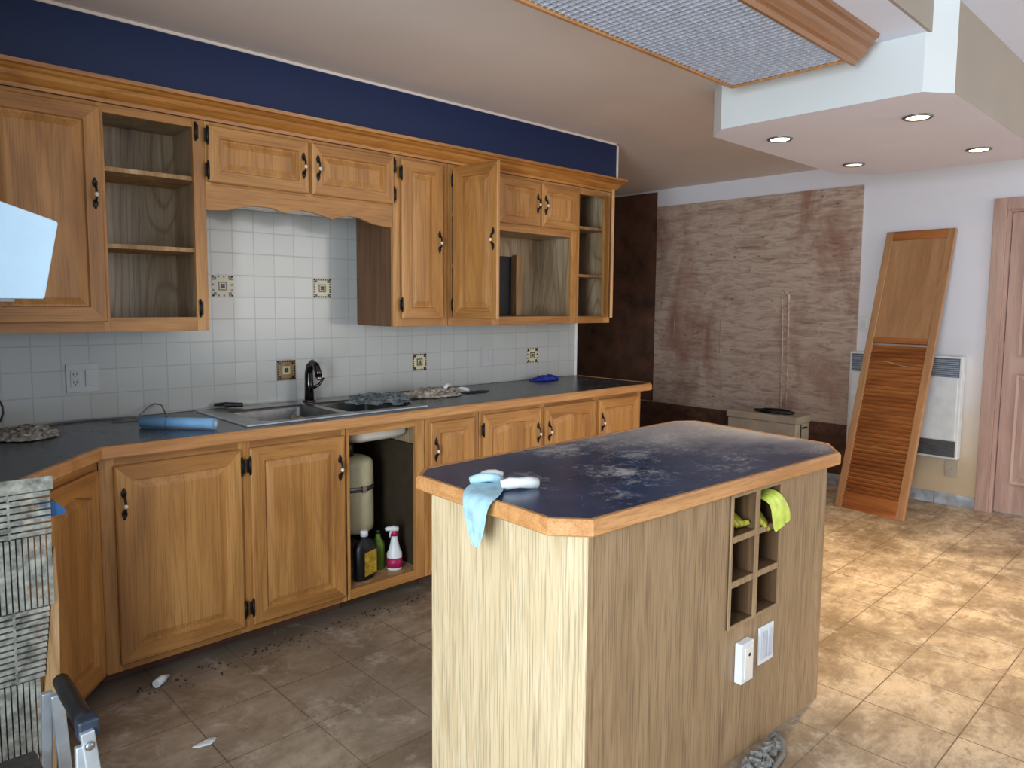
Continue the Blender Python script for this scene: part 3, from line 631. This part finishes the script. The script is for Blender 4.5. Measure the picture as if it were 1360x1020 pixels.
# ---------------------------------------------------------------- loose things on the counter
def crumple(name, mat, loc, rx, ry, h, seed, n=34, freq=3.0, lobes=.35, rz=0, th=.0015, fold=1.0):
    g = G(); rows = []
    for i in range(n+1):
        row = []
        for j in range(n+1):
            u, v = i/n*2-1, j/n*2-1
            # square to disc
            x = u*math.sqrt(max(0, 1-v*v/2)); y = v*math.sqrt(max(0, 1-u*u/2)); rad = math.hypot(x, y); a = math.atan2(y, x)
            k = 1+lobes*noise.noise(Vector((math.cos(a)*1.6, math.sin(a)*1.6, seed*3.7)))*rad*1.6
            q_ = Vector((x*freq, y*freq, seed*1.7))
            rid = 1-abs(noise.noise(q_))*2.2; rid2 = abs(noise.noise(q_*2.3+Vector((5, 1, 2))))
            z = h*max(0, (.35+.75*rid*.6+.5*rid2)*(1-rad**3))+.002+.12*h*abs(noise.noise(q_*3))
            dx = noise.noise(q_*1.4+Vector((9, 0, 0)))*.16*fold; dy = noise.noise(q_*1.4+Vector((0, 9, 0)))*.16*fold
            row.append(g.bm.verts.new(((x*k+dx)*rx, (y*k+dy)*ry, max(.002, z))))
        rows.append(row)
    for i in range(n):
        for j in range(n): g.bm.faces.new((rows[i][j], rows[i+1][j], rows[i+1][j+1], rows[i][j+1])).smooth = True
    o = g.build(name, mat); m = o.modifiers.new('thick', 'SOLIDIFY'); m.thickness = th; m.offset = 1; o.location = loc; o.rotation_euler = (0, 0, rz)
    return o
p = thing('foam_roll', 'light blue rolled foam sheet lying on the counter left of the sink', 'roll', (1.055, -.475, .9115), R(-50))
g = G(); ri = []
g.tube([(-.165, 0, .023), (.155, 0, .023)], .0225, 20); g.build('rolled_sheet', LTBLUE, p); 
g = G(); g.tube([(.1555, 0, .023), (.1575, 0, .023)], .012, 16); g.build('roll_core', WHITE, p)
g = G(); g.tube([(-.05, 0, .023), (-.046, 0, .023)], .0232, 20); g.build('tie_band', plain('dark_blue_band', (60, 104, 150), .5), p)
o = crumple('crumpled_rag', RAGG, (.545, -.30, .911), .115, .085, .042, 4, freq=5.5, n=60, fold=1.5); tag(o, 'crumpled grey rag on the counter at the far left', 'rag')
o = crumple('beige_rag', RAGB, (2.50, -.27, .911), .21, .13, .040, 11, freq=5.5, n=60, fold=1.6); tag(o, 'beige rag heap on the counter right of the sink', 'rag')
o = crumple('plastic_film', BAGM, (2.12, -.33, .921), .16, .20, .034, 21, freq=4.5, n=60, fold=1.9); tag(o, 'grey crinkled plastic film lying over the right sink bowl', 'plastic')
o = crumple('blue_cloth', DKBLUE, (3.60, -.12, .911), .12, .055, .036, 31, freq=4.5, n=44, fold=1.4); tag(o, 'small royal blue cloth near the right end of the counter', 'cloth')
o = crumple('dark_scrap', plain('dark_purple_scrap', (48, 44, 52), .7), (2.79, -.33, .911), .09, .03, .006, 41); tag(o, 'flat dark scrap on the counter right of the beige rag', 'scrap')
for (x, y, a) in ((2.60, -.30, .5), (2.745, -.25, 1.9)):
    g = G(); g.tube([(-.045, 0, .012), (0, .006, .02), (.04, 0, .012)], [.010, .011, .009], 8); o = g.build('paper_twist', WHITE); o.location = (x, y, .911+(.034 if x < 2.65 else .0)); o.rotation_euler = (0, 0, a)
    tag(o, 'white twisted paper scrap on the beige rag' if x < 2.65 else 'white twisted paper scrap at the right end of the beige rag', 'paper scrap')
g = G(); g.tube([(.30, -.16, .004), (.55, -.10, .004), (.72, -.035, .004), (.84, -.03, .004), (.95, -.05, .004), (1.02, -.07, .006), (1.07, -.045, .04), (1.10, -.035, .052), (1.125, -.05, .045), (1.13, -.09, .008), (1.12, -.13, .004), (.98, -.15, .004), (.90, -.12, .004)], .0035, 8)
o = g.build('grey_cord', CORDM); o.location = (0, 0, .911); tag(o, 'thin grey cord along the back of the counter left of the sink', 'cord')
g = G(); g.tube([(.47+.09*math.cos(t*.33+2.5)-.02, -.17+.01*t*.1, .08+.085*math.sin(t*.33+2.5)+.011) for t in range(0, 17)], .004, 8)
o = g.build('black_cable_loop', BLKP); o.location = (-.03, 0, .911); tag(o, 'loop of black cable standing up at the far left of the counter', 'cable')
p = thing('black_scrub_brush', 'black handled brush resting on the back left corner of the sink', 'brush', (1.43, -.075, .919), R(-35))
g = G(); g.tube([(-.07, 0, .010), (-.02, 0, .013), (.06, 0, .012)], [.010, .014, .011], 10); g.build('brush_handle', BLKP, p); g = box(-.075, -.02, -.012, .012, 0, .008); g.build('bristles', CORDM, p)
# under-sink things
zf = KZ+.0455
p = thing('water_filter_tank', 'cream cylindrical tank with a steel band under the sink', 'tank', (1.90, -.40, .29))
g = G(); g.lathe([(.09, 0), (.105, .012), (.108, .03), (.108, .34), (.10, .36), (.07, .375), (.02, .38)]); g.build('tank_body', CREAM, p)
g = G(); g.lathe([(.1085, .215), (.1105, .215), (.1105, .24), (.1085, .24)]); g.build('clamp_band', STEEL, p); g = box(-.01, .012, -.122, -.109, .212, .243); g.build('clamp_bolt', STEEL, p)
g = G(); g.tube([(-.02, 0, .38), (-.02, .0, .42), (-.01, .02, .455)], .03, 12); g.build('outlet_pipe', BLKP, p)
g = box(-.06, .06, .109, .16, .05, .33); g.box(-.02, .02, .16, .38, .25, .29); g.build('wall_bracket', BLKP, p)
p = thing('black_jug', 'black flat jug with a yellow label standing under the sink', 'bottle', (1.86, -.575, zf), R(18))
g = G(); g.lathe([(.060, 0), (.066, .006), (.066, .15), (.058, .175), (.024, .195), (.018, .21)], n=20, sy=.55); g.build('jug_body', BLKP, p)
g = G(); g.lathe([(.019, .208), (.019, .235), (.015, .238)], n=14); g.build('cap', WHITE, p); g = box(-.040, .045, -.0395, -.037, .025, .14); g.build('label', YLAB, p)
p = thing('spray_bottle', 'white spray bottle with a magenta label under the sink', 'bottle', (2.035, -.575, zf), R(-30))
g = G(); g.lathe([(.036, 0), (.038, .006), (.038, .085), (.030, .10), (.022, .13), (.016, .16), (.014, .175)], n=20, sy=.75); g.build('bottle_body', WHITE, p)
g = G(); g.lathe([(.0386, .012), (.0386, .062)], n=20, sy=.76); g.build('label', MAG, p)
g = G(); g.lathe([(.016, .172), (.017, .19), (.013, .195)], n=14); g.build('collar', MAG, p)
g = G(); g.tube([(.02, 0, .205), (-.005, 0, .208), (-.035, 0, .208), (-.045, 0, .205)], [.012, .015, .011, .008], 10); g.tube([(-.012, 0, .2), (-.022, 0, .18), (-.022, 0, .165)], [.006, .005, .004], 8); g.build('trigger_head', WHITE, p)
p = thing('green_bottle', 'green bottle partly hidden behind the spray bottle', 'bottle', (1.985, -.505, zf))
g = G(); g.lathe([(.03, 0), (.032, .005), (.032, .13), (.014, .16), (.012, .18)], n=18); g.build('bottle_body', GREEN, p); g = G(); g.lathe([(.013, .178), (.013, .197)], n=12); g.build('cap', BLKP, p)

# ---------------------------------------------------------------- island
P0, P1, P2, P3 = Vector((1.327, -2.428)), Vector((2.575, -2.476)), Vector((2.62, -1.80)), Vector((1.296, -1.847))
isl = thing('kitchen_island', 'pale oak laminate island with a dusty slate top and wine cubbies', 'island', (0, 0, 0))
TI = Matrix.Translation((P0.x, P0.y, 0)) @ Matrix.Rotation(math.atan2((P1-P0).y, (P1-P0).x), 4, 'Z'); Lw = (P1-P0).length
WX0, WX1, WZ0, WZ1 = .622, .922, .445, .864
g = G(); ZT = .872
g.box(0, WX0, 0, .018, .0, ZT, 0, TI); g.box(WX1, Lw, 0, .018, .0, ZT, 0, TI); g.box(WX0, WX1, 0, .018, .0, WZ0, 0, TI); g.box(WX0, WX1, 0, .018, WZ1, ZT, 0, TI)
o = g.build('front_panel', LAM, isl)
def slab(a, b, z0, z1, t, mat, name):
    d_ = (b-a).normalized(); nn_ = Vector((d_.y, -d_.x))*t
    g = G(); g.prism([a, b, b-nn_, a-nn_], lambda q_, z_: Vector((q_.x, q_.y, z_)), z0, z1); return g.build(name, mat, isl)
slab(P3+Vector((.0, -.0)), P0+Vector((-.001, .0005)), 0, ZT, .018, wood('pale_oak_laminate_lit', (194, 170, 130), (210, 188, 150), (220, 200, 164), ring=24, fig=.4, pore=.6, rough=.5, fine=3), 'side_panel')  # window-lit face: same laminate, light put into a paler colour
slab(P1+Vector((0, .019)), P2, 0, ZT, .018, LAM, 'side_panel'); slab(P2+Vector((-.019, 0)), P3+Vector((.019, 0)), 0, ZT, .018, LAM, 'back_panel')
# wine cubbies
g = G(); D_ = .26; t = .0095; nz = 3; nx = 2
g.box(WX0, WX1, D_, D_+.01, WZ0, WZ1, 0, TI)
for k in range(nz+1):
    z = WZ0+(WZ1-WZ0)*k/nz; z0, z1 = max(WZ0, z-t), min(WZ1, z+t); g.box(WX0+.001, WX1-.001, -.003, D_, z0, z1, 0, TI)
for k in range(nx+1):
    x = WX0+(WX1-WX0)*k/nx; a0, a1 = max(WX0, x-t), min(WX1, x+t); g.box(a0, a1, -.004, D_, WZ0+.001, WZ1-.001, 0, TI)
g.build('wine_rack', wood('cubby_shade_brown', (70, 50, 32), (96, 70, 46), (118, 90, 62)), isl)  # recess shade put into a darker wood than the edging
g = G()
for k in range(nz+1):
    z = WZ0+(WZ1-WZ0)*k/nz; g.box(WX0+.001, WX1-.001, -.008, -.0042, max(WZ0, z-t), min(WZ1, z+t), 0, TI)
for k in range(nx+1):
    x = WX0+(WX1-WX0)*k/nx; g.box(max(WX0, x-t), min(WX1, x+t), -.0095, -.0042, WZ0+.001, WZ1-.001, 0, TI)
g.build('cubby_edging', LAM, isl)
oct_ = [(1.284, -1.785), (1.364, -1.71), (2.765, -1.70), (2.855, -1.765), (2.762, -2.405), (2.612, -2.507), (1.328, -2.442), (1.254, -2.358)]
oct_ = [Vector(q_) for q_ in reversed(oct_)]      # counter-clockwise -> outward on the right-hand side
def inset(poly, d_):
    n = len(poly); out = []
    for i in range(n):
        a = (poly[i]-poly[i-1]).normalized(); b = (poly[(i+1) % n]-poly[i]).normalized()
        na, nb = Vector((a.y, -a.x)), Vector((b.y, -b.x)); bi = (na+nb).normalized(); out.append(poly[i]-bi*d_/bi.dot(nb))
    return out
area2 = sum(oct_[i].cross(oct_[(i+1) % 8]) for i in range(8))
if area2 < 0: oct_.reverse()
ins = inset(oct_, .018)
g = G(); g.prism(ins, lambda q_, z_: Vector((q_.x, q_.y, z_)), .873, .910); g.build('island_top', LAMTOP, isl)
g = G(); sweep(g, ins, [(-.0005, .868), (-.013, .868), (-.018, .873), (-.018, .903), (-.012, .9115), (-.0005, .9115)], True); g.build('wood_edge', OAKEDGE, isl)
# outlets on the island
p = thing('island_outlet_box', 'raised white outlet box low on the island front', 'outlet', TI @ Vector((.712, 0, .325)), TI.to_euler().z)
g = box(-.034, .036, -.026, -.0005, -.064, .064); g.build('outlet_body', WHITE, p, .003)
g = box(-.020, .026, -.030, -.026, -.05, .05); g.build('receptacle', PORC, p, .002)
g = G(); g.ball((.004, -.030, .026), .006, .002, .006); g.build('slots', BLKP, p)
p = thing('island_switch_plate', 'flat white switch plate low on the island front beneath the cubbies', 'switch', TI @ Vector((.858, 0, .334)), TI.to_euler().z)
g = box(-.045, .045, -.007, -.0005, -.062, .062); g.build('switch_plate', WHITE, p, .002)
for x in (-.018, .018): box(x-.013, x+.013, -.011, -.007, -.045, .045).build('rocker', plain('grey_white_rocker', (196, 198, 206), .4), p, .001)

# draped sheet from a path of cross-section points
def strip(name, mat, pts, widths, seed=1, th=.0015, wave=.004, nx=9, side=None, up=(0, 0, 1)):
    g = G(); rows = []
    P = [Vector(q_) for q_ in pts]
    for i, q_ in enumerate(P):
        d_ = (P[min(i+1, len(P)-1)]-P[max(i-1, 0)]).normalized(); sd = Vector(side) if side else d_.cross(Vector(up)).normalized(); nr = sd.cross(d_).normalized()
        rows.append([g.bm.verts.new(q_+sd*widths[i]*(j/(nx-1)-.5)+nr*wave*(1+noise.noise(Vector((i*.8, j*.9, seed))))) for j in range(nx)])
    for i in range(len(rows)-1):
        for j in range(nx-1): g.bm.faces.new((rows[i][j], rows[i][j+1], rows[i+1][j+1], rows[i+1][j])).smooth = True
    o = g.build(name, mat); m = o.modifiers.new('thick', 'SOLIDIFY'); m.thickness = th; m.offset = 0
    s2 = o.modifiers.new('sub', 'SUBSURF'); s2.levels = 1; s2.render_levels = 2
    return o
p = thing('rubber_glove', 'pale blue glove draped over the left edge of the island top', 'glove', (0, 0, 0))
o = strip('draped_cuff', PALEBL, [(1.40, -2.01, .9135), (1.34, -2.055, .919), (1.29, -2.085, .918), (1.255, -2.10, .914), (1.243, -2.105, .895), (1.24, -2.11, .86), (1.238, -2.115, .82), (1.236, -2.118, .785)], [.11, .13, .15, .14, .125, .105, .07, .03], 3, side=(.15, 1, 0), wave=.004); o.parent = p
for k, (a, b, c_, r) in enumerate((((1.33, -1.985, .925), (1.36, -2.03, .938), (1.40, -2.035, .924), .014), ((1.36, -2.08, .922), (1.40, -2.11, .93), (1.455, -2.125, .922), .017), ((1.37, -1.98, .924), (1.41, -1.97, .932), (1.45, -1.985, .922), .012))):
    g = G(); a, b, c_ = Vector(a), Vector(b), Vector(c_); g.tube([a, (a+b)/2+Vector((0, 0, .003)), b, (b+c_)/2+Vector((0, 0, .002)), c_, c_+(c_-b)*.06], [r*.9, r, r*.85, r, r*.95, r*.3], 12); g.build('glove_finger', WHITE if k else PALEBL, p)
# yellow gloves in cubbies (island-local)
def TP(x, y, z): return TI @ Vector((x-.105, y, z+.035))
p = thing('yellow_glove', 'yellow-green rubber glove hanging out of the top right wine cubby', 'glove', (0, 0, 0))
o = strip('glove_cuff', YELG, [TP(.955, .10, .79), TP(.96, .04, .80), TP(.965, -.005, .795), TP(.975, -.022, .775), TP(.985, -.03, .74), TP(.995, -.032, .71), TP(1.0, -.033, .685)], [.06, .07, .075, .08, .10, .11, .09], 5, side=tuple(TI.to_3x3() @ Vector((1, .0, .25))), wave=.006); o.parent = p
g = G()
for k in range(3): g.tube([TP(.90+.025*k, .12, .73), TP(.905+.02*k, .06, .735+.01*k), TP(.905+.022*k, .012, .725-.012*k), TP(.905+.02*k, -.010, .708-.014*k)], [.014, .015, .012, .006], 10)
g.build('glove_finger', OLIVE, p)
p = thing('yellow_glove', 'crumpled olive yellow glove inside the top left wine cubby', 'glove', (0, 0, 0))
g = G()
for k in range(4): g.tube([TP(.745+.028*k, .16, .715), TP(.75+.026*k, .09, .745+.012*(k % 2)), TP(.75+.03*k, .03, .742-.01*k), TP(.755+.032*k, .006, .722)], [.012, .018, .015, .007], 10)
g.build('glove_finger', OLIVE, p); g = G(); g.ball(TP(.79, .17, .735), .05, .04, .03); g.build('glove_palm', OLIVE, p)

# ---------------------------------------------------------------- ceiling light box
FX0, FX1, FY0, FY1, FZ = .35, 3.075, -2.262, -1.768, 2.42
p = thing('ceiling_light_box', 'oak framed ceiling light box with a silver egg-crate louver', 'ceiling light', (0, 0, 0))
g = G(); g.box(FX0, FX1, FY1, FY1+.018, FZ-.006, ZC-.001); g.box(FX0-.018, FX0, FY0, FY1+.018, FZ-.006, ZC-.001); g.box(FX1, FX1+.018, FY0, FY1+.018, FZ-.004, ZC-.001)
g.build('oak_frame', OAKEDGE, p, .002)
g = G(); prof_ = [(FY0, FZ-.004), (FY0-.012, FZ-.004), (FY0-.020, FZ+.012), (FY0-.034, FZ+.018), (FY0-.052, FZ+.036), (FY0-.060, FZ+.052), (FY0-.078, FZ+.062), (FY0-.086, FZ+.080), (FY0-.10, FZ+.086), (FY0-.104, ZC-.001), (FY0, ZC-.001)]
e1 = FX1+.018
g.skin([g.ring([Vector((x_, a, b)) for a, b in prof_]) for x_ in (FX0-.018, e1+.06)]); g.build('crown_side', wood('oak_fixture', (138, 94, 58), (156, 108, 70), (170, 122, 82), True, fig=.25), p)
g = G(); sp_ = .030
x = FX0+sp_
while x < FX1: g.box(x-.002, x+.002, FY0+.001, FY1-.001, FZ, FZ+.012); x += sp_
y = FY0+sp_
while y < FY1: g.box(FX0+.001, FX1-.001, y-.002, y+.002, FZ+.0003, FZ+.0123); y += sp_
g.build('egg_crate_louver', CRATE, p)
g = box(FX0+.001, FX1-.001, FY0+.001, FY1-.001, FZ+.03, FZ+.036); g.build('diffuser', DIFF, p)
# downlights
for i, (x, y) in enumerate(((3.663, -2.358), (3.646, -1.714), (4.599, -1.713), (4.629, -2.362))):
    lab = ('lit recessed downlight in the bulkhead nearest the island', 'lit recessed downlight at the left corner of the bulkhead', 'dim recessed downlight at the far left of the bulkhead', 'lit recessed downlight at the far right of the bulkhead')[i]
    p = thing('downlight', lab, 'downlight', (x, y, 2.288), 0, 'recessed downlights in the bulkhead')
    g = G(); rr5 = [g.ring([Vector((q_[0]*math.cos(2*PI*k/32), q_[0]*math.sin(2*PI*k/32), q_[1])) for k in range(32)]) for q_ in ((.048, -.001), (.062, -.001), (.064, -.005), (.058, -.009), (.050, -.008), (.048, -.001))]
    g.skin(rr5, cap0=False, cap1=False, smooth=True); g.build('trim_ring', STEEL, p)
    g = G(); g.lathe([(.0475, -.0035), (.045, -.006), (.02, -.009), (.003, -.0095)], n=24); g.build('bulb', LAMPD if i == 2 else LAMPW, p)
    l = bpy.data.lights.new('downlight_beam', 'SPOT'); l.energy = (240, 60, 8, 60)[i]; l.color = (1, .78, .46); l.spot_size = R(84); l.spot_blend = .9; l.shadow_soft_size = .04
    lo_ = bpy.data.objects.new('downlight_beam', l); C.objects.link(lo_); lo_.location = (0, 0, -.02); lo_.parent = p

# ---------------------------------------------------------------- left edge: hood, mosaic panel, step stool
p = thing('range_hood', 'bright white range hood at the left edge above the counter', 'range hood', (0, 0, 0))
ya, yb_ = -1.20, -.62
pr = [(-.345, 1.432), (.457, 1.432), (.462, 1.436), (.502, 1.640), (.498, 1.646), (.371, 1.688), (-.345, 1.93)]
g = G(); g.prism(pr, lambda q_, a: Vector((q_[0], a, q_[1])), ya, yb_); g.build('hood_shell', HOODM, p, .003)
g = box(-.30, .40, ya+.05, yb_-.05, 1.424, 1.4315); g.build('filter', STEEL, p)

p = thing('mosaic_flooring_panel', 'grey weathered slatted wood panel standing at the lower left edge', 'panel', (.0, -1.30, 0))
# panel stands behind the stool, leaning slightly
g = G(); y = 0
def bars(g, x0, x1, z0, z1, vert):
    if vert:
        n = max(3, int(round((x1-x0)/.0135))); s = (x1-x0)/n
        for i in range(n): g.box(x0+i*s+.0019, x0+(i+1)*s-.0019, -.008-.002*random.random(), 0, z0+.001, z1-.001)
    else:
        n = max(3, int(round((z1-z0)/.0165))); s = (z1-z0)/n
        for i in range(n):
            xe = min(x1, xr(z0+i*s)-.006)
            if xe > x0+.01: g.box(x0+.001, xe-.001, -.008-.002*random.random(), 0, z0+i*s+.0026, z0+(i+1)*s-.0026)
XR = .437
def xr(z): return XR-.075*max(0, (.72-z))/.72
rows = [(.925, .962, 'solid'), (.805, .925, 0), (.61, .805, 1), (.415, .61, 0), (.205, .415, 1), (0, .205, 0)]
for z0, z1, v in rows:
    r_ = xr((z0+z1)/2)
    if v == 'solid': g.box(-.02, r_, -.009, 0, z0, z1)
    elif v == 1: bars(g, -.02, r_-.006, z0, z1, True)
    else:
        for xa, xb in ((-.02, .155), (.155, .245), (.245, .335), (.335, .46)): bars(g, xa, xb, z0, z1, False)
    if v != 'solid':
        for xa in ((.155, .335) if v == 0 else ()): g.box(xa-.003, xa+.003, -.0088, 0, z0, z1)
g.build('slats', MOSA, p)
g = box(-.02, XR-.085, .0005, .004, 0, .93); g.build('backing', BLKP, p)
g = G(); A = [Vector((xr(z_)-.004, -.004, z_)) for z_ in (.08, .2, .4, .6, .76)]; ww = [.045, .045, .036, .022, .006]
rg = [g.ring([a_, a_+Vector((w_, .012, 0)), a_+Vector((w_, .030, 0)), a_+Vector((0, .022, 0))]) for a_, w_ in zip(A, ww)]
g.skin(rg); g.build('wood_edge', PINE, p)
p.rotation_euler = (R(0), 0, 0)
g = G(); g.prism([(.400, .845), (.472, .845), (.466, .862), (.444, .885), (.400, .892)], lambda q_, a: Vector((q_[0], a, q_[1])), -1.285, -1.262); o = g.build('blue_scrap', BLUESC); tag(o, 'blue plastic scrap sticking out behind the grey slatted panel', 'scrap')

p = thing('step_stool', 'folding aluminium step stool with a black top rail at the lower left', 'step stool', (0, 0, 0))
h0, h1 = Vector((.388, -1.545, .50)), Vector((.383, -1.79, .50))
g = G(); g.tube([h0, h0.lerp(h1, .3), h0.lerp(h1, .8), h1], [.018, .020, .020, .018], 14); g.build('top_rail', BLKP, p)
g = G(); g.box(-.022, .022, -.018, .018, -.024, .020, 0, Matrix.Translation(h1+Vector((0, -.012, 0)))); g.build('rail_joint', plain('dark_blue_plastic', (34, 44, 58), .45), p, .006)
def leg(a, b, wx=.016, wy=.011, nm='leg'):
    a, b = Vector(a), Vector(b); z = (b-a).normalized(); x = Vector((1, 0, 0)); x = (x-z*x.dot(z)).normalized(); y = z.cross(x)
    T = Matrix.Translation(a) @ Matrix((x, y, z)).transposed().to_4x4(); g = G(); g.box(-wx, wx, -wy, wy, 0, (b-a).length, 0, T); return g.build(nm, ALU, p, .003)
leg((.425, -1.83, .0), h1+Vector((-.006, -.034, .0)), .014, .008); leg((.352, -1.835, 0), (.366, -1.82, .47), .012, .008)
leg((.41, -1.50, 0), h0+Vector((-.01, .0, -.03)), .014, .008); leg((.350, -1.475, 0), (.362, -1.52, .47), .012, .008)
g = G(); g.ball(h1+Vector((-.004, -.046, -.03)), .010, .006, .010); g.build('rivet', STEEL, p)
g = box(.05, .335, -1.86, -1.50, .295, .325); g.build('step', plain('dark_ribbed_tread', (60, 58, 52), .7, var=.3, vs=50), p, .006)

# ---------------------------------------------------------------- floor litter
p = thing('white_plastic_cap', 'small white plastic nozzle lying on the floor by the left cabinet', 'cap', (.862, -.755, .0), R(35))
g = G(); g.tube([(-.028, 0, .016), (.012, 0, .017), (.018, 0, .017), (.045, 0, .012)], [.015, .016, .012, .006], 12); g.build('nozzle', WHITE, p)
g = G()
for k in range(60):
    t = random.random(); x = 1.88+.30*t; y = -2.472-.012-random.random()*.075*(1-abs(t-.35)); s = .006+random.random()*.012
    T = Matrix.Translation((x, y-s, s*.9)) @ Matrix.Rotation(random.random()*6, 4, 'Z') @ Matrix.Rotation(random.random(), 4, 'X'); g.box(-s, s, -s*.6, s*.6, -s*.5, s*.5, 0, T)
o = g.build('rubble_pile', DUST); tag(o, 'loose grey rubble on the floor against the island front', 'rubble', kind='stuff')
g = G(); g.tube([(2.20, -2.485, .01), (2.212, -2.50, .03), (2.195, -2.535, .02), (2.14, -2.56, .012), (2.06, -2.57, .012), (1.98, -2.60, .012)], .008, 8); o = g.build('curved_cable', CORDM); tag(o, 'short grey cable curving from the island foot over the rubble', 'cable')
g = G()
for k in range(150):
    x = random.uniform(.78, 2.1); y = -.72-abs(random.gauss(0, .05)); s = .001+random.random()*.0035
    T = Matrix.Translation((x, y, s*.55)) @ Matrix.Rotation(random.random()*6, 4, 'Z'); g.box(-s, s, -s*.7, s*.7, -s*.5, s*.5, 0, T)
o = g.build('floor_crumbs', plain('dark_crumbs', (66, 60, 54), .9, var=.4)); tag(o, 'dark crumbs of dirt on the floor along the cabinet foot', 'debris', kind='stuff')
o = crumple('white_plaster_flake', WHITE, (.845, -1.24, .0005), .035, .014, .006, 51, n=14); tag(o, 'white plaster flake on the floor in the aisle', 'debris')
